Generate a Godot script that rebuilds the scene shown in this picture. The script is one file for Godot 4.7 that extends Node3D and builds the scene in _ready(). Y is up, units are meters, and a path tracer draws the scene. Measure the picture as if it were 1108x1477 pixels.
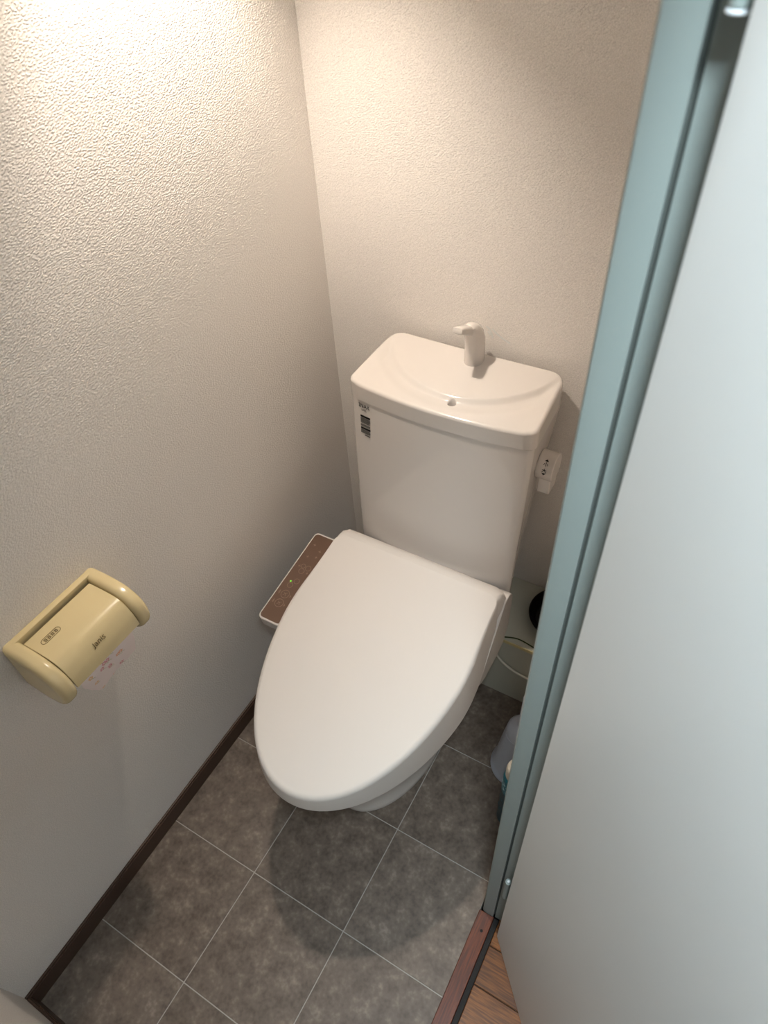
extends Node3D
# A narrow toilet room seen through its half-open door. Left wall x = 0, back wall z = 0, floor y = 0.

var mats := {}
var names := {}
const TX := 0.373          # centre line of the toilet

# ------------------------------------------------------------------ naming / nodes
func numbered(n: String) -> String:
	var k: int = names.get(n, 0)
	names[n] = k + 1
	return n if k == 0 else "%s_%03d" % [n, k]

func thing(called: String, label: String, category: String, at: Vector3, group := "") -> Node3D:
	var o := Node3D.new()
	o.name = numbered(called)
	add_child(o)
	o.position = at
	o.set_meta("label", label)
	o.set_meta("category", category)
	if group: o.set_meta("group", group)
	return o

func setting(called: String, at := Vector3.ZERO, label := "", category := "") -> Node3D:
	var o := Node3D.new()
	o.name = numbered(called)
	add_child(o)
	o.position = at
	o.set_meta("kind", "structure")
	if label: o.set_meta("label", label)
	if category: o.set_meta("category", category)
	return o

func offset_of(p: Node) -> Vector3:
	var s := Vector3.ZERO
	while p != self and p is Node3D:
		s += (p as Node3D).position
		p = p.get_parent()
	return s

# geometry is given in room coordinates; the node takes its place under the parent
func part(parent: Node, called: String, g: Dictionary, m: Material, angle := 35.0, label := "") -> MeshInstance3D:
	var o := MeshInstance3D.new()
	o.name = called
	o.mesh = finish(g, angle, offset_of(parent))
	o.material_override = m
	o.cast_shadow = GeometryInstance3D.SHADOW_CASTING_SETTING_ON
	parent.add_child(o, true)
	if label: o.set_meta("label", label)
	return o

func struct(called: String, g: Dictionary, m: Material, label := "", category := "") -> MeshInstance3D:
	var o := part(self, numbered(called), g, m, 35.0)
	o.set_meta("kind", "structure")
	if label: o.set_meta("label", label)
	if category: o.set_meta("category", category)
	return o

# ------------------------------------------------------------------ geometry
func geo() -> Dictionary:
	return {"v": [], "t": []}

func join(a: Dictionary, b: Dictionary) -> Dictionary:
	var n: int = a.v.size()
	a.v.append_array(b.v)
	for i in b.t: a.t.append(i + n)
	return a

func xf(g: Dictionary, tr: Transform3D) -> Dictionary:
	for i in g.v.size(): g.v[i] = tr * (g.v[i] as Vector3)
	return g

func loft(rings: Array, cap0 := true, cap1 := true) -> Dictionary:
	var g := geo()
	var n: int = rings[0].size()
	for r in rings: g.v.append_array(r)
	for k in rings.size() - 1:
		for i in n:
			var j := (i + 1) % n
			var a := k * n + i
			var b := k * n + j
			var c := (k + 1) * n + j
			var d := (k + 1) * n + i
			g.t.append_array([a, b, c, a, c, d])
	for e in 2:
		if (cap0 if e == 0 else cap1):
			var base := 0 if e == 0 else (rings.size() - 1) * n
			var c := Vector3.ZERO
			for p in rings[0 if e == 0 else -1]: c += p
			g.v.append(c / n)
			var ci: int = g.v.size() - 1
			for i in n:
				var j := (i + 1) % n
				g.t.append_array([ci, base + j, base + i] if e == 0 else [ci, base + i, base + j])
	# make the faces look outward
	var vol := 0.0
	for k in range(0, g.t.size(), 3):
		vol += (g.v[g.t[k]] as Vector3).dot((g.v[g.t[k + 1]] as Vector3).cross(g.v[g.t[k + 2]]))
	if vol < 0:
		for k in range(0, g.t.size(), 3):
			var s = g.t[k]
			g.t[k] = g.t[k + 1]
			g.t[k + 1] = s
	return g

func finish(g: Dictionary, angle: float, off: Vector3) -> ArrayMesh:
	var limit := cos(deg_to_rad(angle))
	var nt: int = g.t.size() / 3
	var fn := PackedVector3Array()
	fn.resize(nt)
	var near := {}
	for k in nt:
		var a: Vector3 = g.v[g.t[k * 3]]
		var b: Vector3 = g.v[g.t[k * 3 + 1]]
		var c: Vector3 = g.v[g.t[k * 3 + 2]]
		fn[k] = (b - a).cross(c - a)
		for q in [a, b, c]:
			var key := Vector3i((q * 100000.0).round())
			if near.has(key): near[key].append(k)
			else: near[key] = [k]
	var vs := PackedVector3Array()
	var ns := PackedVector3Array()
	for k in nt:
		if fn[k].length() < 1e-14: continue
		var mine := fn[k].normalized()
		for q in [0, 2, 1]:
			var p: Vector3 = g.v[g.t[k * 3 + q]]
			var s := Vector3.ZERO
			for f in near[Vector3i((p * 100000.0).round())]:
				if fn[f].length() > 1e-14 and fn[f].normalized().dot(mine) > limit: s += fn[f]
			vs.append(p - off)
			ns.append(s.normalized())
	var arr := []
	arr.resize(Mesh.ARRAY_MAX)
	arr[Mesh.ARRAY_VERTEX] = vs
	arr[Mesh.ARRAY_NORMAL] = ns
	var m := ArrayMesh.new()
	m.add_surface_from_arrays(Mesh.PRIMITIVE_TRIANGLES, arr)
	return m

func inset(poly: Array, d: float) -> Array:      # poly: Vector2 list, counter-clockwise in its own plane
	var out := []
	var n := poly.size()
	for i in n:
		var p: Vector2 = poly[i]
		var e1: Vector2 = (p - (poly[(i + n - 1) % n] as Vector2)).normalized()
		var e2: Vector2 = ((poly[(i + 1) % n] as Vector2) - p).normalized()
		var m := Vector2(-e1.y, e1.x) + Vector2(-e2.y, e2.x)
		m = m.normalized()
		var c := maxf(0.4, m.dot(Vector2(-e1.y, e1.x)))
		out.append(p + m * d / c)
	return out

func ccw(poly: Array) -> Array:
	var s := 0.0
	for i in poly.size():
		s += (poly[i] as Vector2).cross(poly[(i + 1) % poly.size()])
	if s < 0: poly.reverse()
	return poly

# polygon (u, v) pushed along w from w0 to w1 with rounded edges; frame maps (u, v, w) to space
func prism(poly: Array, w0: float, w1: float, bev: float, frame := Transform3D.IDENTITY, steps := 3) -> Dictionary:
	poly = ccw(poly)
	var rings := []
	for e in 2:
		for k in steps + 1:
			var a := PI / 2 * (k if e == 0 else steps - k) / steps
			var q := inset(poly, bev * (1 - sin(a))) if bev > 0 else poly
			var w := w0 + bev * (1 - cos(a)) if e == 0 else w1 - bev * (1 - cos(a))
			var ring := []
			for p in q: ring.append(frame * Vector3(p.x, p.y, w))
			rings.append(ring)
			if bev <= 0: break
	return loft(rings)

func rrect(u0: float, v0: float, u1: float, v1: float, r: float, seg := 4) -> Array:
	var out := []
	for c in [[u1 - r, v1 - r, 0.0], [u0 + r, v1 - r, 90.0], [u0 + r, v0 + r, 180.0], [u1 - r, v0 + r, 270.0]]:
		for k in seg + 1:
			var a := deg_to_rad(c[2] + 90.0 * k / seg)
			out.append(Vector2(c[0] + r * cos(a), c[1] + r * sin(a)))
			if r <= 0: break
	return out

# box between two corners with rounded edges
func box(a: Vector3, b: Vector3, r := 0.0, steps := 2) -> Dictionary:
	var F := Transform3D(Basis(Vector3.RIGHT, Vector3.FORWARD, Vector3.UP), Vector3.ZERO)   # u = x, v = -z, w = y
	var lo := Vector3(minf(a.x, b.x), minf(a.y, b.y), minf(a.z, b.z))
	var hi := Vector3(maxf(a.x, b.x), maxf(a.y, b.y), maxf(a.z, b.z))
	return prism(rrect(lo.x, -hi.z, hi.x, -lo.z, r, steps), lo.y, hi.y, r, F, steps)

func tube(path: Array, r: float, n := 10) -> Dictionary:
	var rings := []
	for i in path.size():
		var d: Vector3 = ((path[mini(i + 1, path.size() - 1)] as Vector3) - (path[maxi(i - 1, 0)] as Vector3)).normalized()
		var s := d.cross(Vector3.UP if absf(d.y) < 0.9 else Vector3.RIGHT).normalized()
		var t := s.cross(d)
		var ring := []
		for k in n:
			var a := TAU * k / n
			ring.append((path[i] as Vector3) + (s * cos(a) + t * sin(a)) * r)
		rings.append(ring)
	return loft(rings)

func spline(pts: Array, per := 8) -> Array:
	var out := []
	for i in pts.size() - 1:
		var p0: Vector3 = pts[maxi(i - 1, 0)]
		var p3: Vector3 = pts[mini(i + 2, pts.size() - 1)]
		for k in per:
			out.append((pts[i] as Vector3).cubic_interpolate(pts[i + 1], p0, p3, float(k) / per))
	out.append(pts[-1])
	return out

func lathe(profile: Array, centre: Vector3, n := 40) -> Dictionary:      # profile: Vector2(radius, height)
	var rings := []
	for p in profile:
		var ring := []
		for k in n:
			var a := TAU * k / n
			ring.append(centre + Vector3(cos(a) * maxf(p.x, 0.00005), p.y, sin(a) * maxf(p.x, 0.00005)))
		rings.append(ring)
	return loft(rings)

# line strokes (lists of Vector2 in metres) as thin raised ink, frame maps (u, v, w) to space
func strokes(list: Array, width: float, frame: Transform3D, thick := 0.0003) -> Dictionary:
	var g := geo()
	for s in list:
		for i in s.size() - 1:
			var a: Vector2 = s[i]
			var b: Vector2 = s[i + 1]
			var d := (b - a).normalized()
			var n := Vector2(-d.y, d.x) * width / 2
			join(g, prism([a - n - d * width * 0.4, b - n + d * width * 0.4, b + n + d * width * 0.4, a + n - d * width * 0.4], 0.0, thick, 0.0, frame))
	return g

func circle(c: Vector2, r: float, n := 20) -> Array:
	var out := []
	for k in n + 1: out.append(c + Vector2(cos(TAU * k / n), sin(TAU * k / n)) * r)
	return out

func lettering(parent: Node, text: String, height: float, frame: Transform3D, m: Material, called := "lettering", bold := false) -> void:
	var f := SystemFont.new()
	f.font_names = PackedStringArray(["Droid Sans"])
	if bold: f.font_weight = 700
	var t := TextMesh.new()
	t.text = text
	t.font = f
	t.font_size = 64
	t.pixel_size = height / 46.0
	t.depth = 0.0004
	t.curve_step = 2.0
	var o := MeshInstance3D.new()
	o.name = called
	o.mesh = t
	o.material_override = m
	parent.add_child(o, true)
	o.transform = Transform3D(frame.basis, frame.origin - offset_of(parent))

# ------------------------------------------------------------------ materials
func mat(called: String, c: Color, rough: float, spec := 0.5) -> StandardMaterial3D:
	var m := StandardMaterial3D.new()
	m.resource_name = called
	m.albedo_color = c
	m.roughness = rough
	m.metallic_specular = spec
	mats[called] = m
	return m

func noise_image(size: int, seed_: int, freq: float, oct: int, kind := FastNoiseLite.TYPE_SIMPLEX_SMOOTH) -> Image:
	var f := FastNoiseLite.new()
	f.seed = seed_
	f.noise_type = kind
	f.frequency = freq
	f.fractal_octaves = oct
	return f.get_seamless_image(size, size)

func ramp_image(src: Image, stops: Array) -> Image:
	var g := Gradient.new()
	g.offsets = PackedFloat32Array(stops.map(func(s): return s[0]))
	g.colors = PackedColorArray(stops.map(func(s): return s[1]))
	var out := Image.create(src.get_width(), src.get_height(), false, Image.FORMAT_RGB8)
	for y in src.get_height():
		for x in src.get_width():
			out.set_pixel(x, y, g.sample(src.get_pixel(x, y).r))
	return out

func triplanar(m: StandardMaterial3D, scale: Vector3) -> void:
	m.uv1_triplanar = true
	m.uv1_world_triplanar = true
	m.uv1_triplanar_sharpness = 8.0
	m.uv1_scale = scale

func make_materials() -> void:
	# embossed vinyl wallpaper: short raised grains
	var wp := mat("wallpaper", Color(0.955, 0.93, 0.905), 0.8, 0.3)
	var h := Image.create(512, 512, false, Image.FORMAT_RGB8)
	var hv := PackedFloat32Array()
	hv.resize(512 * 512)
	var rng := RandomNumberGenerator.new()
	rng.seed = 12
	for j in 73:
		for i in 43:
			var cx := (i + 0.5 * (j % 2) + rng.randf_range(-0.42, 0.42)) * 512.0 / 43
			var cy := (j + rng.randf_range(-0.4, 0.4)) * 512.0 / 73
			var lx := rng.randf_range(4.6, 7.4)
			var ly := rng.randf_range(2.7, 3.8)
			var an := rng.randf_range(-0.15, 0.75)
			var hh := rng.randf_range(0.55, 1.0)
			for y in range(int(cy) - 8, int(cy) + 9):
				for x in range(int(cx) - 9, int(cx) + 10):
					var d := Vector2(x - cx, y - cy).rotated(an)
					var q := (d.x / lx) * (d.x / lx) + (d.y / ly) * (d.y / ly)
					if q < 1.0:
						var at := posmod(y, 512) * 512 + posmod(x, 512)
						hv[at] = maxf(hv[at], hh * (1.0 - q))
	for y in 512:
		for x in 512:
			var v := hv[y * 512 + x]
			h.set_pixel(x, y, Color(v, v, v))
	wp.heightmap_enabled = true
	wp.heightmap_texture = ImageTexture.create_from_image(h)
	var fleck := noise_image(512, 31, 0.14, 2)
	wp.albedo_texture = ImageTexture.create_from_image(ramp_image(fleck, [[0.2, Color(0.93, 0.93, 0.93)], [0.8, Color(1.0, 1.0, 1.0)]]))
	wp.heightmap_scale = 0.06
	triplanar(wp, Vector3(4.6, 4.6, 4.6))
	mat("ceiling_paper", Color(0.86, 0.84, 0.81), 0.9, 0.3)

	# floor vinyl printed as dark stone
	var tiles := []
	for k in 3:
		var t := mat("stone_tile_%d" % k, Color.WHITE, 0.48, 0.42)
		var big := noise_image(256, 21 + k, 0.022, 5)
		var fine := noise_image(256, 41 + k, 0.09, 3)
		var mix := Image.create(256, 256, false, Image.FORMAT_RGB8)
		for y in 256:
			for x in 256:
				var v := clampf(0.5 + (big.get_pixel(x, y).r - 0.5) * 0.75 + (fine.get_pixel(x, y).r - 0.5) * 0.5, 0, 1)
				mix.set_pixel(x, y, Color(v, v, v))
		var d: float = [0.0, 0.012, -0.01][k]
		t.albedo_texture = ImageTexture.create_from_image(ramp_image(mix, [
			[0.0, Color(0.32 + d, 0.28 + d, 0.248 + d)], [0.4, Color(0.41 + d, 0.36 + d, 0.32 + d)],
			[0.62, Color(0.445 + d, 0.393 + d, 0.352 + d)], [1.0, Color(0.56 + d, 0.508 + d, 0.462 + d)]]))
		triplanar(t, Vector3(3.3, 3.3, 3.3))
		t.uv1_offset = Vector3(0.31 * k, 0.17 * k, 0.43 * k)
		tiles.append(t)
	mats["tiles"] = tiles
	mat("grout", Color(0.66, 0.635, 0.605), 0.8, 0.3)

	# woods
	for w in [["threshold_wood", Color(0.29, 0.115, 0.035), Color(0.42, 0.185, 0.065), 0.35], ["plank_wood", Color(0.37, 0.21, 0.075), Color(0.53, 0.325, 0.13), 0.34], ["plank_wood_dark", Color(0.33, 0.185, 0.065), Color(0.48, 0.29, 0.115), 0.34]]:
		var m := mat(w[0], Color.WHITE, w[3], 0.45)
		var n := noise_image(256, w[0].length() * 7, 0.03, 4)
		m.albedo_texture = ImageTexture.create_from_image(ramp_image(n, [[0.25, w[1]], [0.75, w[2]]]))
		triplanar(m, Vector3(1.6, 14.0, 22.0) if w[0] != "threshold_wood" else Vector3(24.0, 14.0, 1.8))
	mat("baseboard", Color(0.29, 0.21, 0.16), 0.45, 0.45)

	mat("jamb_paint", Color(0.57, 0.605, 0.59), 0.42, 0.45)
	mat("gasket", Color(0.33, 0.345, 0.33), 0.8, 0.3)
	mat("dark_strip", Color(0.10, 0.085, 0.075), 0.6, 0.35)
	mat("door_white", Color(0.87, 0.87, 0.86), 0.38, 0.4)
	mat("hinge_white", Color(0.93, 0.94, 0.95), 0.25)

	mat("basin_white", Color(0.85, 0.82, 0.795), 0.14, 0.55)
	mat("ceramic", Color(0.85, 0.82, 0.795), 0.07, 0.5)
	mat("tank_white", Color(0.85, 0.82, 0.795), 0.05, 0.5)
	mat("plastic_white", Color(0.85, 0.82, 0.795), 0.2, 0.5)
	mat("lid_white", Color(0.85, 0.82, 0.795), 0.55, 0.32)
	mat("seat_white", Color(0.85, 0.82, 0.795), 0.3, 0.45)
	mat("ink", Color(0.09, 0.085, 0.085), 0.6, 0.3)
	mat("ink_soft", Color(0.40, 0.385, 0.37), 0.6, 0.3)
	mat("panel_brown", Color(0.40, 0.305, 0.245), 0.38, 0.4)
	mat("panel_print", Color(0.60, 0.50, 0.43), 0.5, 0.3)
	var led := mat("indicator_green", Color(0.3, 0.8, 0.2), 0.4)
	led.emission_enabled = true
	led.emission = Color(0.45, 1.0, 0.15)
	led.emission_energy_multiplier = 1.6

	mat("ivory_plastic", Color(0.84, 0.77, 0.60), 0.22, 0.5)
	mat("ivory_print", Color(0.33, 0.25, 0.13), 0.6, 0.3)
	mat("cardboard", Color(0.60, 0.50, 0.38), 0.9, 0.2)
	paper_material()

	mat("ledge_cream", Color(0.76, 0.755, 0.70), 0.5, 0.4)
	mat("ledge_edge", Color(0.84, 0.78, 0.58), 0.5, 0.4)
	mat("black_plastic", Color(0.022, 0.022, 0.026), 0.45, 0.4)
	mat("cord_beige", Color(0.86, 0.84, 0.79), 0.5, 0.4)
	mat("wire_green", Color(0.20, 0.25, 0.07), 0.45, 0.4)
	mat("brush_white", Color(0.80, 0.82, 0.87), 0.3, 0.5)
	mat("can_teal", Color(0.12, 0.45, 0.52), 0.3, 0.5)
	mat("can_dark", Color(0.13, 0.27, 0.31), 0.35, 0.5)
	mat("can_cap", Color(0.90, 0.87, 0.81), 0.4, 0.4)
	mat("can_print", Color(0.72, 0.85, 0.87), 0.4, 0.4)
	var st := mat("metal", Color(0.72, 0.72, 0.71), 0.3)
	st.metallic = 1.0
	mat("shade_white", Color(0.9, 0.89, 0.87), 0.5)
	mat("scuff", Color(0.90, 0.90, 0.885), 0.8, 0.2)
	var bulb := mat("lamp_glass", Color(1, 0.93, 0.8), 0.5)
	bulb.emission_enabled = true
	bulb.emission = Color(1, 0.84, 0.62)
	bulb.emission_energy_multiplier = 3.0
	var pan := mat("corridor_diffuser", Color(0.95, 0.97, 1.0), 0.6)
	pan.emission_enabled = true
	pan.emission = Color(0.86, 0.94, 1.0)
	pan.emission_energy_multiplier = 2.0

func paper_material() -> void:      # pale pink paper printed with small flowers
	var m := mat("printed_paper", Color.WHITE, 0.9, 0.2)
	var img := Image.create(256, 256, false, Image.FORMAT_RGB8)
	img.fill(Color(0.955, 0.90, 0.89))
	var rng := RandomNumberGenerator.new()
	rng.seed = 77
	for f in 17:
		var c := Vector2(rng.randf_range(20, 236), rng.randf_range(20, 236))
		var tone: Color = [Color(0.92, 0.70, 0.58), Color(0.88, 0.64, 0.66), Color(0.92, 0.76, 0.58)][f % 3]
		for k in 5:
			var q := c + Vector2.from_angle(TAU * k / 5 + f) * 7.5
			for y in range(-5, 6):
				for x in range(-5, 6):
					if x * x + y * y < 20: img.set_pixelv(Vector2i(q) + Vector2i(x, y), tone)
		for k in 26:
			var q := c + Vector2(k * 0.8, 8 + k * 0.5)
			if q.x < 254 and q.y < 254:
				img.set_pixelv(Vector2i(q), Color(0.62, 0.66, 0.42))
				img.set_pixelv(Vector2i(q) + Vector2i(0, 1), Color(0.62, 0.66, 0.42))
	m.albedo_texture = ImageTexture.create_from_image(img)
	triplanar(m, Vector3(9.5, 9.5, 9.5))

# ------------------------------------------------------------------ outlines
# plan outline (x, z), counter-clockwise in (x, z): straight rear, sides, elliptic front
func plan(hw: float, zc: float, zf: float, zr: float, hr: float, rc: float, nf := 56) -> Array:
	var out := []
	for k in nf + 1:
		var a := PI * k / nf
		out.append(Vector2(hw * cos(a), zc + (zf - zc) * sin(a)))
	var z1 := zr + rc
	for k in range(1, 7):
		var t := k / 7.0
		out.append(Vector2(-lerpf(hw, hr, t), lerpf(zc, z1, t)))
	for k in 7:
		var a := PI + PI / 2 * k / 6
		out.append(Vector2(-hr + rc + rc * cos(a), z1 + rc * sin(a)))
	for k in range(1, 10): out.append(Vector2(lerpf(-hr + rc, hr - rc, k / 10.0), zr))
	for k in 7:
		var a := -PI / 2 + PI / 2 * k / 6
		out.append(Vector2(hr - rc + rc * cos(a), z1 + rc * sin(a)))
	for k in range(1, 7):
		var t := k / 7.0
		out.append(Vector2(lerpf(hr, hw, t), lerpf(z1, zc, t)))
	return out

func outward(poly: Array) -> Array:
	var out := []
	var n := poly.size()
	for i in n:
		var d: Vector2 = ((poly[(i + 1) % n] as Vector2) - (poly[(i + n - 1) % n] as Vector2)).normalized()
		out.append(Vector2(d.y, -d.x))
	return out

func ring_at(poly: Array, y: float) -> Array:
	var r := []
	for p in poly: r.append(Vector3(TX + p.x, y, p.y))
	return r

# ------------------------------------------------------------------ the room
func build_setting() -> void:
	var W: StandardMaterial3D = mats.wallpaper
	struct("wall_left", box(Vector3(-0.09, -0.05, -0.09), Vector3(0, 2.3, 1.436)), W, "embossed beige wallpaper wall carrying the paper holder", "wall")
	struct("wall_back", box(Vector3(0, -0.05, -0.09), Vector3(0.83, 2.3, 0)), W, "embossed beige wallpaper wall behind the toilet tank", "wall")
	var wb: Node = get_node("wall_back")
	for q in [[[0.385, 0.996], [0.392, 0.992], [0.397, 0.983], [0.40, 0.974]], [[0.399, 0.993], [0.409, 0.985], [0.421, 0.978], [0.437, 0.971]], [[0.39, 0.985], [0.394, 0.98]]]:
		var line := []
		for p in q: line.append(Vector2(p[0], p[1]))
		part(wb, "scuff_mark", strokes([line], 0.0035, Transform3D.IDENTITY, 0.0004), mats.scuff)
	struct("wall_right", box(Vector3(0.77, -0.05, 0), Vector3(0.83, 2.3, 0.69)), W, "wallpapered wall between the door frame and the back wall", "wall")
	struct("wall_front", box(Vector3(0, -0.05, 1.346), Vector3(0.83, 2.3, 1.436)), W, "wallpapered wall facing the toilet", "wall")
	struct("wall_header", box(Vector3(0.77, 1.88, 0.69), Vector3(0.83, 2.3, 1.346)), W, "wallpapered wall above the door opening", "wall")
	struct("ceiling", box(Vector3(-1.7, 2.3, -1.3), Vector3(4.1, 2.36, 5.1)), mats.ceiling_paper, "white papered ceiling over toilet room and corridor", "ceiling")

	# floor: stone-look vinyl tiles on a grouted bed
	var fl := setting("floor", Vector3.ZERO, "dark grey stone-look tiles with thin pale joints", "floor")
	part(fl, "joint_bed", box(Vector3(0, -0.05, 0), Vector3(0.752, -0.0009, 1.346)), mats.grout)
	var xs := [0.0042, 0.2542, 0.5042, 0.7535]
	var zs := [-0.0898, 0.1602, 0.4102, 0.6602, 0.9102, 1.1602, 1.4102]
	var n := 0
	for i in 3:
		for j in 6:
			var a := Vector3(xs[i] + 0.0011, -0.004, maxf(zs[j] + 0.0011, 0.0005))
			var b := Vector3(minf(xs[i + 1] - 0.0011, 0.7515), 0.0, minf(zs[j + 1] - 0.0011, 1.3455))
			part(fl, "tile", box(a, b, 0.0006, 1), mats.tiles[(i * 2 + j * 5 + i * j) % 3])
			n += 1

	# skirting
	for s in [["baseboard_left", Vector3(0, 0, 0), Vector3(0.0075, 0.058, 1.346), Vector3(0, 0.051, 0), Vector3(0.0055, 0.0595, 1.346)], ["baseboard_front", Vector3(0.0075, 0, 1.3385), Vector3(0.758, 0.058, 1.346), Vector3(0.0075, 0.051, 1.3405), Vector3(0.758, 0.0595, 1.346)]]:
		var bb := setting(s[0], Vector3.ZERO, "dark brown skirting board along the " + ("wallpapered wall below the paper holder" if s[0] == "baseboard_left" else "wall facing the toilet"), "skirting")
		part(bb, "board", box(s[1], Vector3(s[2].x, 0.0525, s[2].z), 0.001, 1), mats.baseboard)
		part(bb, "top_edge", box(Vector3(s[3].x, 0.0525, s[3].z), s[4], 0.0015, 2), mats.baseboard)

	# door frame: grey-green painted posts with a rubber seal in the rebate
	for e in 2:
		var f := setting("trim_%d" % (e + 1), Vector3(0.77, 0, 0.7 if e == 0 else 1.34), "grey-green painted door frame post " + ("carrying the hinges" if e == 0 else "on the latch side"), "door frame")
		var z0 := 0.672 if e == 0 else 1.346
		var z1 := 0.722 if e == 0 else 1.396
		var face := 1.0 if e == 0 else -1.0
		var zf := z1 if e == 0 else z0
		var zb := z0 if e == 0 else z1
		part(f, "stop", prism(ccw([Vector2(0.7575, -zb), Vector2(0.7575, -(zf - face * 0.004)), Vector2(0.7595, -(zf - face * 0.0015)), Vector2(0.767, -zf), Vector2(0.7832, -zf), Vector2(0.7832, -zb)]), 0.0 if e == 0 else 0.0, 1.88, 0.0012, Transform3D(Basis(Vector3.RIGHT, Vector3.FORWARD, Vector3.UP), Vector3.ZERO), 2), mats.jamb_paint, 12.0)
		part(f, "seal", box(Vector3(0.7832, 0.0, zb), Vector3(0.7868, 1.88, zf - face * 0.007)), mats.gasket)
		part(f, "casing", box(Vector3(0.7868, 0.0, zb), Vector3(0.832, 1.88, zf - face * 0.002), 0.0012, 2), mats.jamb_paint)
	var hd := setting("trim_3", Vector3(0.77, 1.85, 1.03), "grey-green painted door frame head above the opening", "door frame")
	part(hd, "casing", box(Vector3(0.7575, 1.85, 0.722), Vector3(0.832, 1.9, 1.346), 0.0012), mats.jamb_paint)

	# threshold
	var th := setting("trim_4", Vector3(0.77, 0, 1.03), "reddish brown wooden threshold strip with a dark edge", "threshold")
	part(th, "wood_strip", box(Vector3(0.7515, -0.03, 0.7225), Vector3(0.7862, 0.004, 1.3455), 0.001, 1), mats.threshold_wood)
	part(th, "dark_edge", box(Vector3(0.7864, -0.03, 0.7225), Vector3(0.798, 0.001, 1.3455), 0.0008, 1), mats.dark_strip)
	part(th, "screw", lathe([Vector2(0, 0.0038), Vector2(0.0032, 0.0038), Vector2(0.0032, 0.0044), Vector2(0.001, 0.0047), Vector2(0, 0.0047)], Vector3(0.772, 0, 0.76), 14), mats.dark_strip)

	# corridor shell
	var cf := setting("floor", Vector3.ZERO, "golden brown wooden planks of the corridor", "floor")
	part(cf, "plank_bed", box(Vector3(0.798, -0.05, -1.2), Vector3(4.0, -0.0022, 5.0)), mats.dark_strip)
	part(cf, "plank_bed", box(Vector3(-1.6, -0.05, 1.436), Vector3(0.798, -0.0022, 5.0)), mats.dark_strip)
	for k in range(-24, 53):
		var z0 := 0.776 + 0.081 * k
		part(cf, "plank", box(Vector3(0.7985 if k < 9 else -1.6, -0.012, z0 + 0.0007), Vector3(4.0, 0.0, minf(z0 + 0.0803, 5.0)), 0.0012, 1), mats.plank_wood if k % 3 else mats.plank_wood_dark)
	struct("wall_corridor_side", box(Vector3(4.0, -0.05, -1.3), Vector3(4.1, 2.3, 5.1)), W, "wallpapered corridor wall across from the toilet door", "wall")
	struct("wall_corridor_end", box(Vector3(0.83, -0.05, -1.3), Vector3(4.0, 2.3, -1.2)), W, "wallpapered wall closing the corridor beyond the toilet room", "wall")
	struct("wall_corridor_near", box(Vector3(-1.7, -0.05, 5.0), Vector3(4.0, 2.3, 5.1)), W, "wallpapered wall closing the corridor behind the viewer", "wall")
	struct("wall_corridor_left", box(Vector3(-1.7, -0.05, 1.436), Vector3(-1.6, 2.3, 5.0)), W, "wallpapered far side wall of the hall outside", "wall")
	struct("wall_corridor_return", box(Vector3(-1.7, -0.05, 1.346), Vector3(-0.09, 2.3, 1.436)), W, "wallpapered hall wall continuing the toilet room's front wall", "wall")
	struct("wall_corridor_back", box(Vector3(0.73, -0.05, -1.3), Vector3(0.83, 2.3, -0.09)), W, "wallpapered corridor wall behind the toilet room", "wall")

	# the open door leaf, hinged at the far post
	var dr := setting("door_1", Vector3(0.806, 0, 0.754), "plain white flush door standing half open into the corridor", "door")
	var along := Vector3(0.661, 0, 0.750)
	var back := Vector3(0.750, 0, -0.661)
	var D := Transform3D(Basis(along, back, Vector3.UP), Vector3(0.806, 0, 0.754))
	part(dr, "leaf", prism([Vector2(0, 0), Vector2(0.6, 0), Vector2(0.6, 0.033), Vector2(0, 0.033)], 0.008, 1.845, 0.0012, D, 2), mats.door_white)
	# levers of the latch at the free edge
	for s in [-1.0, 1.0]:
		var y0 := 0.0 if s < 0 else 0.033
		var hnd := part(dr, "handle", tube([D * Vector3(0.545, y0, 0.95), D * Vector3(0.545, y0 + s * 0.045, 0.95)], 0.008), mats.metal)
		part(hnd, "grip", tube([D * Vector3(0.55, y0 + s * 0.045, 0.95), D * Vector3(0.44, y0 + s * 0.045, 0.95)], 0.008), mats.metal)
	for y in [1.664, 0.24]:
		var hr := 0.0062 if y > 1.0 else 0.0025
		var hg := part(dr, "hinge", lathe([Vector2(0, y + 0.004), Vector2(0.0056, y + 0.004), Vector2(0.0056, y + 0.096), Vector2(0, y + 0.096)], Vector3(0.7985, 0, 0.7385), 20), mats.jamb_paint)
		for e in [0.0, 0.0965]:
			if y < 1.0 and e == 0.0: continue
			part(hg, "hinge_cap", lathe([Vector2(0, y + e), Vector2(hr * 0.65, y + e + 0.0004), Vector2(hr, y + e + 0.0015), Vector2(hr, y + e + 0.003), Vector2(hr * 0.65, y + e + 0.0036), Vector2(0, y + e + 0.004)], Vector3(0.7985, 0, 0.7385), 20), mats.hinge_white)
		part(hg, "hinge_plate", prism([Vector2(-0.0012, 0.0005), Vector2(0.0, 0.0005), Vector2(0.0, 0.03), Vector2(-0.0012, 0.03)], y - 0.012, y + 0.112, 0.0003, D, 1), mats.jamb_paint)

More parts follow.
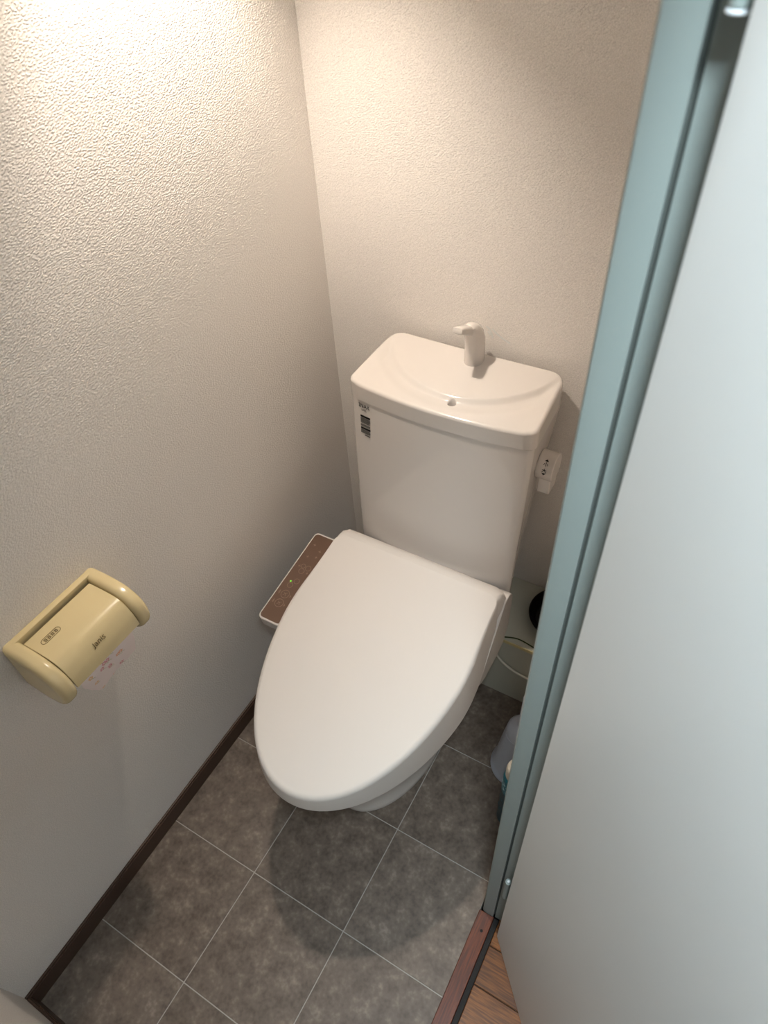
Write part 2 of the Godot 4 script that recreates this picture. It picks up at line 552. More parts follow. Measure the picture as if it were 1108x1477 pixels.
# ------------------------------------------------------------------ lamps
func build_lamps() -> void:
	var A := LAMP_AT
	var t := thing("wall_lamp", "small wall lamp with a white cylinder shade, high on papered wall above toilet", "lamp", Vector3(0, A.y, A.z))
	part(t, "base_plate", prism(rrect(-0.03, A.y + 0.03, 0.03, A.y + 0.15, 0.01), 0.0, 0.012, 0.004, Transform3D(Basis(Vector3(0, 0, 1), Vector3.UP, Vector3.RIGHT), Vector3(0, 0, A.z))), mats.plastic_white)
	part(t, "arm", tube([Vector3(0.01, A.y + 0.10, A.z), Vector3(A.x - 0.06, A.y + 0.10, A.z)], 0.008), mats.plastic_white)
	part(t, "shade", lathe([Vector2(0, 0.105), Vector2(0.062, 0.105), Vector2(0.067, 0.10), Vector2(0.067, -SHADE_DROP), Vector2(0.065, -SHADE_DROP), Vector2(0.065, 0.098), Vector2(0, 0.098)], A, 40), mats.shade_white, 35.0)
	part(t, "socket", lathe([Vector2(0, 0.0975), Vector2(0.016, 0.0975), Vector2(0.016, 0.028), Vector2(0, 0.028)], A, 24), mats.plastic_white)
	var prof := []
	for k in 13:
		var a := PI * k / 12
		prof.append(Vector2(0.026 * sin(a), -0.026 * cos(a)))
	part(t, "bulb", lathe(prof, A, 28), mats.lamp_glass, 80.0, "glowing frosted bulb")
	var o := OmniLight3D.new()
	o.name = "bulb_light"
	o.light_color = LAMP_COLOR
	o.light_energy = LAMP
	o.light_size = 0.024
	o.omni_range = 6.0
	o.omni_attenuation = 2.0
	o.shadow_enabled = true
	t.add_child(o)
	o.position = A - t.position

	var c := thing("ceiling_light", "flat square ceiling light with cool white diffuser in the corridor", "lamp", CORRIDOR_AT)
	var p := CORRIDOR_AT
	part(c, "housing", box(p + Vector3(-0.135, -0.03, -0.135), p + Vector3(0.135, 0, 0.135), 0.008), mats.plastic_white)
	part(c, "diffuser", box(p + Vector3(-0.12, -0.042, -0.12), p + Vector3(0.12, -0.031, 0.12), 0.004), mats.corridor_diffuser, 35.0, "glowing white diffuser")
	var ar := AreaLight3D.new()
	ar.name = "panel_light"
	ar.light_color = CORRIDOR_COLOR
	ar.light_energy = CORRIDOR
	ar.area_size = Vector2(0.24, 0.24)
	ar.area_range = 8.0
	ar.area_attenuation = 2.0
	ar.shadow_enabled = true
	c.add_child(ar)
	ar.position = Vector3(0, -0.046, 0)
	ar.rotation_degrees = Vector3(-90, 0, 0)

# ------------------------------------------------------------------ toilet
func lid_top(z: float) -> float:
	return 0.560 - 0.212 * (z - 0.30)

func lid_low(z: float) -> float:
	if z >= 0.40: return 0.366 + (z - 0.40) * 0.088
	return minf(0.366 + (0.40 - z) * 1.32, 0.515)

func lid_out(z: float) -> float:
	return lerpf(0.004, 0.0125, smoothstep(0.34, 0.52, z))

func make_lid() -> Dictionary:
	var crease := plan(0.207, 0.45, 0.821, 0.30, 0.204, 0.024)
	var nrm := outward(crease)
	var rings := []
	var c := Vector2(0, 0.5)
	for s in [0.02, 0.2, 0.4, 0.6, 0.75, 0.87, 0.95, 0.985]:
		var r := []
		for p in crease:
			var q: Vector2 = c + (p - c) * s
			r.append(Vector3(TX + q.x, lid_top(q.y) + 0.004 * (1 - s * s), q.y))
		rings.append(r)
	for k in 8:
		var a := PI / 2 * k / 7
		var r := []
		for i in crease.size():
			var w := smoothstep(0.55, 1.0, -nrm[i].y)
			var ro := lerpf(lid_out(crease[i].y), 0.044, w)
			var rd := lerpf(0.013, 0.046, w)
			var q: Vector2 = crease[i] + nrm[i] * (ro * sin(a) - 0.001)
			r.append(Vector3(TX + q.x, lid_top(crease[i].y) - rd * (1 - cos(a)), q.y))
		rings.append(r)
	var low := []
	for e in 3:
		var r := []
		for i in crease.size():
			var w := smoothstep(0.55, 1.0, -nrm[i].y)
			var q: Vector2 = crease[i] + nrm[i] * (lerpf(lid_out(crease[i].y), 0.044, w) + [0.001, 0.0015, -0.003][e])
			var yt := lid_top(crease[i].y) - lerpf(0.013, 0.046, w)
			var yb := minf(lid_low(q.y), yt - 0.004)
			r.append(Vector3(TX + q.x, lerpf(yt, yb, [0.5, 1.0, 1.0][e]), q.y))
		rings.append(r)
	for s in [1.0, 0.5, 0.02]:
		var r := []
		for i in crease.size():
			var q: Vector2 = c + (crease[i] + nrm[i] * -0.001 - c) * s
			r.append(Vector3(TX + q.x, lid_top(q.y) - 0.022, q.y))
		rings.append(r)
	return loft(rings)

func make_bowl() -> Dictionary:
	# each: y, half width, z centre, z front, z rear, half rear, corner
	var rows := [
		[0.0, 0.128, 0.44, 0.672, 0.10, 0.105, 0.03], [0.006, 0.132, 0.44, 0.676, 0.10, 0.108, 0.03], [0.02, 0.131, 0.44, 0.674, 0.10, 0.108, 0.03],
		[0.06, 0.124, 0.44, 0.660, 0.10, 0.104, 0.03], [0.12, 0.121, 0.44, 0.655, 0.10, 0.102, 0.03], [0.18, 0.128, 0.44, 0.675, 0.09, 0.104, 0.03],
		[0.24, 0.148, 0.44, 0.715, 0.07, 0.112, 0.03], [0.29, 0.168, 0.44, 0.756, 0.04, 0.125, 0.03], [0.325, 0.181, 0.44, 0.785, 0.03, 0.128, 0.03],
		[0.35, 0.189, 0.44, 0.803, 0.025, 0.130, 0.03], [0.372, 0.192, 0.44, 0.81, 0.025, 0.132, 0.03], [0.382, 0.190, 0.44, 0.808, 0.027, 0.130, 0.03], [0.387, 0.184, 0.44, 0.80, 0.032, 0.125, 0.03]]
	var rings := []
	for r in rows: rings.append(ring_at(plan(r[1], r[2], r[3], r[4], r[5], r[6], 40), r[0]))
	return loft(rings)

func tank_outline(half: float, rear_half: float, zf: float, bulge: float, zr: float, rc: float, rr: float) -> Array:
	var out := []
	var front := []
	for k in 21:        # bowed front edge from right to left
		var u := 1.0 - 2.0 * k / 20
		front.append(Vector2(u * half, zf + bulge * (1 - u * u)))
	# rounded front corners by clipping the ends
	for k in 6:
		var a := PI / 2 * k / 5
		out.append(Vector2(half - rc + rc * cos(a), zf - rc * 0.9 + rc * sin(a) * 0.98))
	for k in range(1, 20):
		var p: Vector2 = front[k]
		if absf(p.x) < half - rc * 1.05: out.append(p)
	for k in 6:
		var a := PI / 2 + PI / 2 * k / 5
		out.append(Vector2(-half + rc + rc * cos(a), zf - rc * 0.9 + rc * sin(a) * 0.98))
	for k in range(1, 5): out.append(Vector2(-lerpf(half, rear_half, k / 5.0), lerpf(zf - rc, zr + rr, k / 5.0)))
	for k in 6:
		var a := PI + PI / 2 * k / 5
		out.append(Vector2(-rear_half + rr + rr * cos(a), zr + rr + rr * sin(a)))
	for k in range(1, 10): out.append(Vector2(lerpf(-rear_half + rr, rear_half - rr, k / 10.0), zr))
	for k in 6:
		var a := -PI / 2 + PI / 2 * k / 5
		out.append(Vector2(rear_half - rr + rr * cos(a), zr + rr + rr * sin(a)))
	for k in range(1, 5): out.append(Vector2(lerpf(rear_half, half, k / 5.0), lerpf(zr + rr, zf - rc, k / 5.0)))
	return out

func build_toilet() -> void:
	var t := thing("toilet", "white ceramic toilet with hand-wash tank and closed bidet seat lid", "toilet", Vector3(TX, 0, 0.3))
	part(t, "bowl", make_bowl(), mats.ceramic, 50.0)

	# tank
	var rings := []
	for r in [[0.392, 0.19, 0.15, 0.215, 0.0], [0.396, 0.194, 0.154, 0.219, 0.0], [0.45, 0.196, 0.157, 0.2215, 0.5], [0.60, 0.198, 0.17, 0.216, 1.0], [0.75, 0.200, 0.184, 0.2085, 1.0], [0.875, 0.2015, 0.196, 0.2005, 1.0], [0.888, 0.2015, 0.197, 0.200, 1.0]]:
		rings.append(ring_at(tank_outline(r[1], r[2], r[3], 0.018, 0.02, 0.014, 0.02), r[0]))
	var tank := part(t, "tank", loft(rings), mats.tank_white, 30.0)

	# basin lid of the tank
	var lip := resample(tank_outline(0.204, 0.198, 0.201, 0.019, 0.016, 0.018, 0.035), 220)
	var dn := Vector2(0.022, 0.178)
	rings = []
	var nrm := outward(lip)
	for e in [[0.888, -0.012], [0.888, -0.003], [0.8895, 0.0]]:
		var r := []
		for i in lip.size():
			var q: Vector2 = lip[i] + nrm[i] * e[1]
			r.append(Vector3(TX + q.x, e[0], q.y))
		rings.append(r)
	for k in 6:        # rounded upper edge
		var a := PI / 2 * k / 5
		var r := []
		for i in lip.size():
			var q: Vector2 = lip[i] - nrm[i] * 0.007 * (1 - cos(a))
			r.append(Vector3(TX + q.x, basin(lip[i] - nrm[i] * 0.007) - 0.007 * (1 - sin(a)), q.y))
		rings.append(r)
	var inner := []
	for i in lip.size(): inner.append(lip[i] - nrm[i] * 0.007)
	var m := 108
	for k in range(1, m + 1):
		var s := 1.0 - float(k) / m
		var r := []
		for i in lip.size():
			var d: Vector2 = (inner[i] - dn).normalized()
			var q: Vector2 = (dn + d * 0.0088).lerp(inner[i], s)
			r.append(Vector3(TX + q.x, basin(q), q.y))
		rings.append(r)
	for e in [[0.0078, -0.0012], [0.0074, -0.004], [0.0074, -0.016]]:
		var r := []
		for i in lip.size():
			var d: Vector2 = (inner[i] - dn).normalized()
			var q: Vector2 = dn + d * e[0]
			r.append(Vector3(TX + q.x, basin(dn) + e[1], q.y))
		rings.append(r)
	part(t, "tank_lid", loft(rings), mats.basin_white, 60.0, "white hand-wash basin top with a drain hole")

	# faucet
	var fr := []
	for r in [[0.925, 0.047, 0.021, 0.022], [0.93, 0.047, 0.021, 0.0225], [0.95, 0.0445, 0.0198, 0.025], [0.975, 0.0435, 0.019, 0.027], [0.992, 0.046, 0.019, 0.027], [1.01, 0.053, 0.0185, 0.0245], [1.024, 0.061, 0.017, 0.021], [1.034, 0.068, 0.013, 0.016], [1.038, 0.071, 0.006, 0.008]]:
		var ring := []
		for k in 24:
			var a := TAU * k / 24
			ring.append(Vector3(TX + 0.008 + r[2] * cos(a), r[0], r[1] + r[3] * sin(a)))
		fr.append(ring)
	var fa := part(t, "faucet", loft(fr), mats.plastic_white, 50.0)
	fr = []
	for r in [[0.055, 1.012, 0.012, 0.012], [0.075, 1.026, 0.0125, 0.0105], [0.10, 1.040, 0.012, 0.0085], [0.118, 1.049, 0.0115, 0.0075], [0.123, 1.0515, 0.0105, 0.0065], [0.1245, 1.0525, 0.009, 0.005]]:
		var ring := []
		for k in 20:
			var a := TAU * k / 20
			var cu := Vector2(signf(cos(a)) * pow(absf(cos(a)), 0.7), signf(sin(a)) * pow(absf(sin(a)), 0.7))
			ring.append(Vector3(TX + 0.005 + r[2] * cu.x, r[1] + r[3] * cu.y * 0.9, r[0] - r[3] * cu.y * 0.4))
		fr.append(ring)
	part(fa, "spout", loft(fr), mats.plastic_white, 50.0)

	# flush lever on the tank's side
	var lx := TX + 0.197
	var AX := Transform3D(Basis(Vector3(0, 0, -1), Vector3.UP, Vector3.RIGHT), Vector3.ZERO)     # u = -z, v = y, w = x
	var lv := part(t, "flush_lever", prism(circle(Vector2(-0.125, 0.800), 0.031, 32).slice(0, 32), lx, lx + 0.036, 0.003, AX), mats.plastic_white, 40.0)
	part(lv, "lever_tab", prism(rrect(-0.150, 0.742, -0.108, 0.79, 0.006), lx + 0.008, lx + 0.034, 0.003, AX), mats.plastic_white)
	for e in [[46.0, 0], [14.0, 1]]:
		var a := deg_to_rad(e[0])
		var nn := Vector3(0, sin(a), cos(a))
		var up := Vector3(0, cos(a), -sin(a))
		var F := Transform3D(Basis(Vector3.RIGHT, up, nn), Vector3(lx + 0.019, 0.800, 0.125) + nn * 0.0308)
		var sg := 1.0 if e[1] == 0 else -1.0
		var ink := prism([Vector2(-0.0042, sg * 0.004), Vector2(0.0042, sg * 0.004), Vector2(0, sg * 0.0085)], 0.0, 0.0004, 0.0, F)
		if e[1] == 0:
			join(ink, strokes([[Vector2(0, 0.002), Vector2(0, -0.006)], [Vector2(-0.0028, -0.0005), Vector2(-0.0042, -0.004)], [Vector2(0.0028, -0.0005), Vector2(0.0042, -0.004)]], 0.0011, F, 0.0004))
		else:
			join(ink, strokes([[Vector2(-0.004, 0.003), Vector2(0.004, 0.003)], [Vector2(0, 0.006), Vector2(0, 0.003), Vector2(-0.004, -0.002)], [Vector2(0, 0.003), Vector2(0.004, -0.002)]], 0.0011, F, 0.0004))
		part(lv, "flush_marking", ink, mats.ink)

	# lettering and sticker on the tank front
	var nz := Vector3(-0.148, 0.062, 1).normalized()
	var ux := Vector3(1, 0, 0.148).normalized()
	var uy := nz.cross(ux)
	lettering(tank, "INAX", 0.0095, Transform3D(Basis(ux, uy, nz), Vector3(0.2085, 0.877, 0.2077)), mats.ink, "lettering", false)
	lettering(tank, "LIXIL", 0.0042, Transform3D(Basis(ux, uy, nz), Vector3(0.2085, 0.867, 0.2084)), mats.ink_soft)
	var SF := Transform3D(Basis(ux, uy, nz), Vector3(0.2105, 0.852, 0.2089))
	for y in [0.0, -0.0305]:
		part(tank, "sticker_bar", prism([Vector2(-0.0125, y - 0.0038), Vector2(0.0125, y - 0.0038), Vector2(0.0125, y), Vector2(-0.0125, y)], -0.001, 0.0006, 0.0, SF), mats.ink)
	var rng := RandomNumberGenerator.new()
	rng.seed = 5
	var lines := []
	for y in [-0.0062, -0.0082, -0.0102, -0.0122, -0.0142, -0.0162, -0.0182, -0.0225, -0.0245, -0.0265, -0.0362, -0.0382, -0.0402, -0.0422, -0.0442, -0.048, -0.0498]:
		var x := -0.0122 if y > -0.047 else -0.002
		while x < 0.0115:
			var l := minf(rng.randf_range(0.0012, 0.0048), 0.0122 - x)
			lines.append([Vector2(x, y), Vector2(x + l, y)])
			x += l + 0.0011
	part(tank, "sticker_print", strokes(lines, 0.0012, SF, 0.0005), mats.ink_soft).set_meta("kind", "stuff")

	# bidet seat: housing, seat ring, lid
	var hs := prism(plan(0.2, 0.33, 0.40, 0.232, 0.2, 0.03, 24), -0.505, -0.388, 0.012, Transform3D(Basis(Vector3.RIGHT, Vector3(0, 0, 1), Vector3.DOWN), Vector3(TX, 0, 0)))
	var wing := []
	for p in [[0.279, 0.5235], [0.284, 0.520], [0.398, 0.367], [0.401, 0.360], [0.399, 0.350], [0.37, 0.336], [0.30, 0.333], [0.262, 0.345], [0.241, 0.385], [0.236, 0.44], [0.238, 0.50], [0.248, 0.517], [0.262, 0.525]]: wing.append(Vector2(p[0], p[1]))
	for s in [-1.0, 1.0]:
		join(hs, prism(wing.duplicate(), 0.185, 0.2125, 0.0025, Transform3D(Basis(Vector3(0, 0, 1), Vector3.UP, Vector3.RIGHT * s), Vector3(TX, 0, 0))))
	part(t, "seat_housing", hs, mats.plastic_white, 40.0)
	part(t, "seat", prism(plan(0.196, 0.45, 0.812, 0.36, 0.194, 0.02), -0.412, -0.390, 0.006, Transform3D(Basis(Vector3.RIGHT, Vector3(0, 0, 1), Vector3.DOWN), Vector3(TX, 0, 0))), mats.seat_white, 40.0)
	part(t, "lid", make_lid(), mats.lid_white, 30.0)
	build_panel(t)

func basin(q: Vector2) -> float:        # height of the hand-wash basin top: a raised round shelf behind a dished front
	var base := 0.9485 - 0.085 * q.y
	var d := q.distance_to(Vector2(0, -0.027)) - 0.1905
	var edge := clampf((0.2 - absf(q.x)) / 0.03, 0.0, 1.0) * clampf((q.y - 0.005) / 0.03, 0.0, 1.0)
	return base - 0.0075 * edge * smoothstep(0.0, 0.014, d) * (1.0 - 0.6 * smoothstep(0.016, 0.045, d)) - 0.003 * clampf(-d / 0.19, 0.0, 1.0)

func resample(poly: Array, n: int) -> Array:
	var total := 0.0
	var m := poly.size()
	for i in m: total += (poly[i] as Vector2).distance_to(poly[(i + 1) % m])
	var out := []
	var i := 0
	var run := 0.0
	for k in n:
		var want := total * k / n
		while run + (poly[i % m] as Vector2).distance_to(poly[(i + 1) % m]) < want:
			run += (poly[i % m] as Vector2).distance_to(poly[(i + 1) % m])
			i += 1
		var l := (poly[i % m] as Vector2).distance_to(poly[(i + 1) % m])
		out.append((poly[i % m] as Vector2).lerp(poly[(i + 1) % m], (want - run) / maxf(l, 1e-6)))
	return out

func build_panel(t: Node3D) -> void:
	var a := Vector3(0.0715, 0.481, 0.268)
	var b := Vector3(0.0715, 0.441, 0.527)
	var dz := (b - a).normalized()
	var up := dz.cross(Vector3.RIGHT).normalized()
	if up.y < 0: up = -up
	var F := Transform3D(Basis(Vector3.RIGHT, -dz, up), b)       # u = x, v = towards the wall, w = up
	var len := a.distance_to(b)
	var cp := part(t, "control_panel", prism(rrect(0, 0, 0.085, len, 0.012, 5), -0.034, 0.0, 0.003, F), mats.plastic_white, 40.0)
	var bw := 0.062
	part(t, "panel_bracket", box(Vector3(0.14, 0.39, 0.27), Vector3(0.19, 0.44, 0.38), 0.004), mats.plastic_white)
	part(cp, "panel_face", prism(rrect(0.0042, 0.0045, bw, len - 0.005, 0.009, 5), 0.0, 0.0004, 0.0, F), mats.panel_brown, 35.0, "brown printed button field")
	var T := F
	T.origin = F * Vector3(0, 0, 0.0005)
	var wd := 0.001
	for c in [[0.029, 0.052, 0.0105], [0.029, 0.078, 0.0105], [0.026, 0.1035, 0.0068], [0.0235, 0.1125, 0.004], [0.0355, 0.119, 0.0068], [0.030, 0.148, 0.007], [0.0415, 0.161, 0.007], [0.0265, 0.162, 0.0055]]:
		part(cp, "button", strokes([circle(Vector2(c[0], c[1]), c[2], 18)], wd, T, 0.0004), mats.panel_print, 35.0, "pale printed button ring")
	var ic := []
	for c in [Vector2(0.029, 0.052), Vector2(0.029, 0.078)]:
		ic.append([c + Vector2(-0.004, -0.004), c + Vector2(0, 0.001), c + Vector2(0.004, 0.004)])
		ic.append([c + Vector2(-0.004, 0.003), c + Vector2(0.001, 0.0), c + Vector2(0.003, -0.005)])
		ic.append([c + Vector2(-0.018, -0.002), c + Vector2(-0.0145, -0.002)])
		ic.append([c + Vector2(-0.018, 0.0015), c + Vector2(-0.0145, 0.0015)])
		ic.append([c + Vector2(-0.0165, 0.005), c + Vector2(-0.0165, -0.005)])
		ic.append([c + Vector2(0.0135, -0.003), c + Vector2(0.0165, -0.001), c + Vector2(0.0135, 0.002)])
	for c in [Vector2(0.021, 0.19), Vector2(0.042, 0.196), Vector2(0.019, 0.226), Vector2(0.0415, 0.214), Vector2(0.017, 0.159), Vector2(0.046, 0.148)]:
		ic.append([c + Vector2(-0.003, 0), c + Vector2(0.003, 0)])
		ic.append([c + Vector2(0, 0.003), c + Vector2(0, -0.003)])
	part(cp, "button_print", strokes(ic, wd, T, 0.0004), mats.panel_print).set_meta("kind", "stuff")
	part(cp, "indicator_light", prism(circle(Vector2(0.0215, 0.1135), 0.0016, 12).slice(0, 12), 0.0, 0.0006, 0.0, T), mats.indicator_green, 35.0, "small lit green indicator")

# ------------------------------------------------------------------ paper holder
func build_holder() -> void:
	var iv: StandardMaterial3D = mats.ivory_plastic
	var t := thing("paper_holder", "ivory yellow plastic paper holder with hinged cover on papered wall", "paper holder", Vector3(0, 0.745, 0.87))
	var F := Transform3D(Basis(Vector3.RIGHT, Vector3.UP, Vector3(0, 0, 1)), Vector3.ZERO)          # u = x, v = y, w = z
	var prof := []
	for p in spline([Vector3(0, 0.856, 0), Vector3(0.05, 0.857, 0), Vector3(0.085, 0.85, 0), Vector3(0.108, 0.832, 0), Vector3(0.1165, 0.806, 0), Vector3(0.111, 0.779, 0), Vector3(0.091, 0.759, 0), Vector3(0.06, 0.751, 0), Vector3(0.03, 0.752, 0), Vector3(0.0, 0.756, 0)], 5):
		prof.append(Vector2(p.x, p.y))
	part(t, "back_plate", box(Vector3(0, 0.752, 0.795), Vector3(0.006, 0.856, 0.95), 0.001), iv)
	part(t, "top_bar", box(Vector3(0, 0.838, 0.79), Vector3(0.0125, 0.8565, 0.955), 0.002), iv)
	part(t, "side_arm", prism(prof.duplicate(), 0.9435, 0.971, 0.010, F, 5), iv, 50.0)
	part(t, "side_arm", prism(prof.duplicate(), 0.777, 0.803, 0.010, F, 5), iv, 50.0)
	# cover: flat top bending down in front
	var outer := []
	for p in spline([Vector3(0.0185, 0.8475, 0), Vector3(0.05, 0.8485, 0), Vector3(0.080, 0.8465, 0), Vector3(0.097, 0.8365, 0), Vector3(0.1085, 0.815, 0), Vector3(0.1125, 0.792, 0)], 6): outer.append(Vector2(p.x, p.y))
	var shell := outer.duplicate()
	for i in range(outer.size() - 1, -1, -1):
		var d: Vector2 = ((outer[mini(i + 1, outer.size() - 1)] as Vector2) - (outer[maxi(i - 1, 0)] as Vector2)).normalized()
		shell.append(outer[i] + Vector2(d.y, -d.x) * 0.003)
	var cv := part(t, "cover", prism(shell, 0.8042, 0.9428, 0.0009, F, 2), iv, 40.0)
	var bx := Vector3(0, 0, -1)
	# brand lettering on the sloping front
	var nn := Vector3(0.93, 0.37, 0).normalized()
	lettering(cv, "Janis", 0.0085, Transform3D(Basis(bx, nn.cross(bx), nn), Vector3(0.1048, 0.8275, 0.874)), mats.ivory_print)
	# oval mark on the flat top
	var n2 := Vector3(0.01, 1, 0).normalized()
	var O := Transform3D(Basis(bx, n2.cross(bx), n2), Vector3(0.045, 0.8485, 0.9105))
	var oval := []
	for k in 13: oval.append(Vector2(0.0125, 0) + Vector2.from_angle(-PI / 2 + PI * k / 12) * 0.0055)
	for k in 13: oval.append(Vector2(-0.0125, 0) + Vector2.from_angle(PI / 2 + PI * k / 12) * 0.0055)
	oval.append(oval[0])
	var ink := strokes([oval], 0.0008, O, 0.0004)
	for c in [-0.0105, -0.0035, 0.0035, 0.0105]:
		var q := Vector2(c, 0)
		join(ink, strokes([[q + Vector2(-0.0024, 0.0026), q + Vector2(0.0024, 0.0026)], [q + Vector2(-0.0026, 0), q + Vector2(0.0026, 0)], [q + Vector2(-0.0024, -0.0026), q + Vector2(0.0024, -0.0026)], [q + Vector2(-0.0006, 0.003), q + Vector2(-0.0012, -0.003)], [q + Vector2(0.0016, 0.003), q + Vector2(0.0016, -0.003)]], 0.0008, O, 0.0004))
	part(cv, "oval_mark", ink, mats.ivory_print)

	# the roll and the sheet hanging out under the cover
	var r := thing("toilet_roll", "pale pink toilet roll printed with small flowers, torn end hanging out", "toilet roll", Vector3(0.06, 0.76, 0.873))
	var ring := []
	for p in circle(Vector2(0.058, 0.798), 0.046, 36).slice(0, 36): ring.append(p)
	part(r, "roll", prism(ring, 0.8165, 0.9305, 0.002, F), mats.printed_paper, 40.0)
	part(r, "core", prism(circle(Vector2(0.058, 0.798), 0.019, 24).slice(0, 24), 0.8155, 0.9315, 0.0, F), mats.cardboard)
	var rows := []
	var path := spline([Vector3(0.1045, 0.803, 0), Vector3(0.1055, 0.785, 0), Vector3(0.1035, 0.768, 0), Vector3(0.098, 0.750, 0), Vector3(0.0895, 0.728, 0), Vector3(0.081, 0.700, 0)], 4)
	var nz := 25
	var g := geo()
	for side in 2:
		for i in path.size():
			for k in nz:
				var u := float(k) / (nz - 1)
				# torn lower end: longer in the middle, slanting up to both sides
				var reach := lerpf(0.86, 0.99, u / 0.72) if u < 0.72 else (lerpf(0.99, 0.82, (u - 0.72) / 0.14) if u < 0.86 else lerpf(0.82, 0.42, (u - 0.86) / 0.14))
				reach += 0.01 * sin(u * 43.0)
				var f := minf(float(i) / (path.size() - 1) * reach, 1.0) * (path.size() - 1)
				var i0 := mini(int(f), path.size() - 2)
				var p: Vector3 = (path[i0] as Vector3).lerp(path[i0 + 1], f - i0)
				var wave := 0.0022 * sin(u * 9.0 + 0.6) * f / path.size()
				g.v.append(Vector3(p.x + wave - side * 0.0004, p.y, lerpf(0.820, 0.934, u)))
	for side in 2:
		var o: int = side * path.size() * nz
		for i in path.size() - 1:
			for k in nz - 1:
				var a: int = o + i * nz + k
				if side == 1: g.t.append_array([a, a + 1, a + nz + 1, a, a + nz + 1, a + nz])
				else: g.t.append_array([a, a + nz + 1, a + 1, a, a + nz, a + nz + 1])
	part(r, "sheet", g, mats.printed_paper, 70.0)

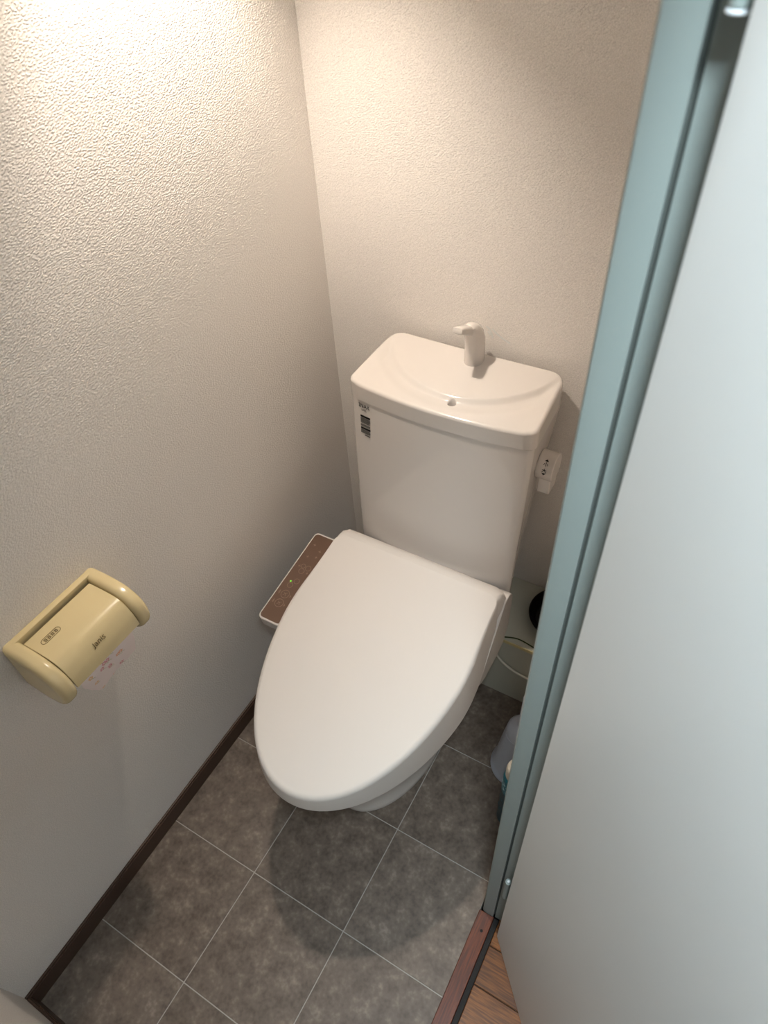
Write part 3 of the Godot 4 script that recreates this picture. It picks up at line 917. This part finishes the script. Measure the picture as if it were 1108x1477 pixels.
# ------------------------------------------------------------------ things in the back corner
func build_corner() -> void:
	var t := thing("pipe_ledge", "low cream boxed-in ledge along back wall beside the toilet", "ledge", Vector3(0.64, 0, 0.1))
	part(t, "front_panel", box(Vector3(0.512, 0.0, 0.186), Vector3(0.769, 0.247, 0.199), 0.0008), mats.ledge_cream)
	part(t, "side_panel", box(Vector3(0.512, 0.0, 0.001), Vector3(0.522, 0.247, 0.1855), 0.0008), mats.ledge_cream)
	part(t, "top_board", box(Vector3(0.510, 0.2475, 0.001), Vector3(0.769, 0.2605, 0.200), 0.001), mats.ledge_cream)
	part(t, "edge_strip", box(Vector3(0.510, 0.2485, 0.2002), Vector3(0.769, 0.2595, 0.2025), 0.0008), mats.ledge_edge)

	var b := thing("round_dish", "black round dish standing on the cream ledge", "dish", Vector3(0.68, 0.2605, 0.088))
	part(b, "dish", lathe([Vector2(0, 0.2608), Vector2(0.06, 0.2608), Vector2(0.066, 0.263), Vector2(0.082, 0.296), Vector2(0.084, 0.299), Vector2(0.0825, 0.3005), Vector2(0.080, 0.299), Vector2(0.064, 0.272), Vector2(0, 0.27)], Vector3(0.676, 0, 0.088), 56), mats.black_plastic, 40.0)

	var c := thing("power_cord", "beige power cord drooping from the seat across the ledge front", "cord", Vector3(0.6, 0.141, 0.21))
	part(c, "cable", tube(spline([Vector3(0.545, 0.28, 0.235), Vector3(0.55, 0.215, 0.215), Vector3(0.572, 0.168, 0.207), Vector3(0.61, 0.142, 0.2045), Vector3(0.66, 0.136, 0.2045), Vector3(0.71, 0.15, 0.2045), Vector3(0.762, 0.19, 0.207)], 8), 0.0032), mats.cord_beige, 60.0)
	part(c, "plug", box(Vector3(0.752, 0.178, 0.2005), Vector3(0.7695, 0.206, 0.228), 0.003), mats.cord_beige)
	var w := thing("earth_wire", "thin green wire running over the edge of the cream ledge", "wire", Vector3(0.62, 0.262, 0.19))
	part(w, "cable", tube(spline([Vector3(0.545, 0.30, 0.232), Vector3(0.552, 0.278, 0.212), Vector3(0.57, 0.2655, 0.196), Vector3(0.60, 0.2625, 0.185), Vector3(0.64, 0.2625, 0.19), Vector3(0.68, 0.2625, 0.2), Vector3(0.72, 0.27, 0.206), Vector3(0.766, 0.29, 0.206)], 8), 0.0017, 8), mats.wire_green, 60.0)

	var h := thing("toilet_brush_case", "white tapered toilet brush case standing on the tiles by the ledge", "brush case", Vector3(0.695, 0, 0.375))
	var bc := Vector3(0.692, 0, 0.372)
	part(h, "case", lathe([Vector2(0, 0.0), Vector2(0.060, 0.0), Vector2(0.063, 0.003), Vector2(0.063, 0.008), Vector2(0.060, 0.014), Vector2(0.056, 0.03), Vector2(0.049, 0.09), Vector2(0.042, 0.15), Vector2(0.038, 0.178), Vector2(0.036, 0.1795), Vector2(0, 0.1795)], bc, 48), mats.brush_white, 45.0)
	part(h, "cap", lathe([Vector2(0, 0.1805), Vector2(0.0365, 0.1805), Vector2(0.0375, 0.183), Vector2(0.035, 0.2), Vector2(0.026, 0.212), Vector2(0.014, 0.217), Vector2(0.0115, 0.222), Vector2(0.0105, 0.34), Vector2(0.009, 0.35), Vector2(0, 0.353)], bc, 40), mats.brush_white, 45.0)

	var s := thing("spray_can", "slim teal printed spray can with a white cap on tiles", "spray can", Vector3(0.724, 0, 0.502))
	var sc := Vector3(0.725, 0, 0.502)
	part(s, "body", lathe([Vector2(0, 0), Vector2(0.024, 0), Vector2(0.026, 0.003), Vector2(0.026, 0.165), Vector2(0, 0.165)], sc, 36), mats.can_dark)
	part(s, "label_band", lathe([Vector2(0, 0.1655), Vector2(0.026, 0.1655), Vector2(0.026, 0.228), Vector2(0.024, 0.236), Vector2(0.0215, 0.24), Vector2(0, 0.24)], sc, 36), mats.can_teal)
	part(s, "cap", lathe([Vector2(0, 0.2405), Vector2(0.0225, 0.2405), Vector2(0.0225, 0.268), Vector2(0.0205, 0.277), Vector2(0.014, 0.282), Vector2(0, 0.283)], sc, 32), mats.can_cap, 40.0, "white cap")
	part(s, "nozzle", box(sc + Vector3(-0.014, 0.279, -0.003), sc + Vector3(-0.005, 0.2855, 0.003), 0.001), mats.ink)
	for k in 3:
		var a := deg_to_rad(105.0 + 24.0 * k)
		var n := Vector3(cos(a), 0, sin(a))
		for y in [0.182, 0.205, 0.12, 0.07]:
			part(s, "label_print", strokes([[Vector2(-0.0035, y), Vector2(0.003, y + 0.005), Vector2(-0.002, y + 0.011)]], 0.002, Transform3D(Basis(Vector3.UP.cross(n), Vector3.UP, n), sc + n * 0.0259), 0.0004), mats.can_print if y > 0.15 else mats.can_teal)

# ------------------------------------------------------------------ scene
const LAMP := 0.88
const LAMP_AT := Vector3(0.125, 1.92, 0.35)
const SHADE_DROP := 0.089
const LAMP_COLOR := Color(1.0, 0.95, 0.89)
const CORRIDOR := 3.05
const CORRIDOR_AT := Vector3(0.975, 2.3, 1.24)
const CORRIDOR_COLOR := Color(0.89, 0.965, 1.0)

func _ready() -> void:
	var cam := Camera3D.new()
	cam.name = "camera"
	add_child(cam)
	cam.position = Vector3(0.852065, 1.740547, 1.157083)
	cam.rotation = Vector3(-0.800609, 0.573063, -0.072112)
	cam.fov = 73.72652
	cam.near = 0.01
	cam.far = 30.0
	cam.current = true
	var ca := CameraAttributesPhysical.new()
	ca.frustum_focal_length = 16.0
	ca.frustum_focus_distance = 1.5
	ca.frustum_near = 0.01
	ca.frustum_far = 30.0
	ca.exposure_aperture = 4.5
	cam.attributes = ca
	cam.fov = 73.72652

	var we := WorldEnvironment.new()
	we.name = "world"
	var e := Environment.new()
	e.background_mode = Environment.BG_COLOR
	e.background_color = Color(0.02, 0.02, 0.022)
	e.tonemap_mode = Environment.TONE_MAPPER_LINEAR
	e.tonemap_exposure = 1.0
	e.sdfgi_enabled = true
	e.ssao_enabled = true
	e.ssil_enabled = true
	we.environment = e
	add_child(we)

	make_materials()
	build_lamps()
	build_setting()
	build_toilet()
	build_holder()
	build_corner()
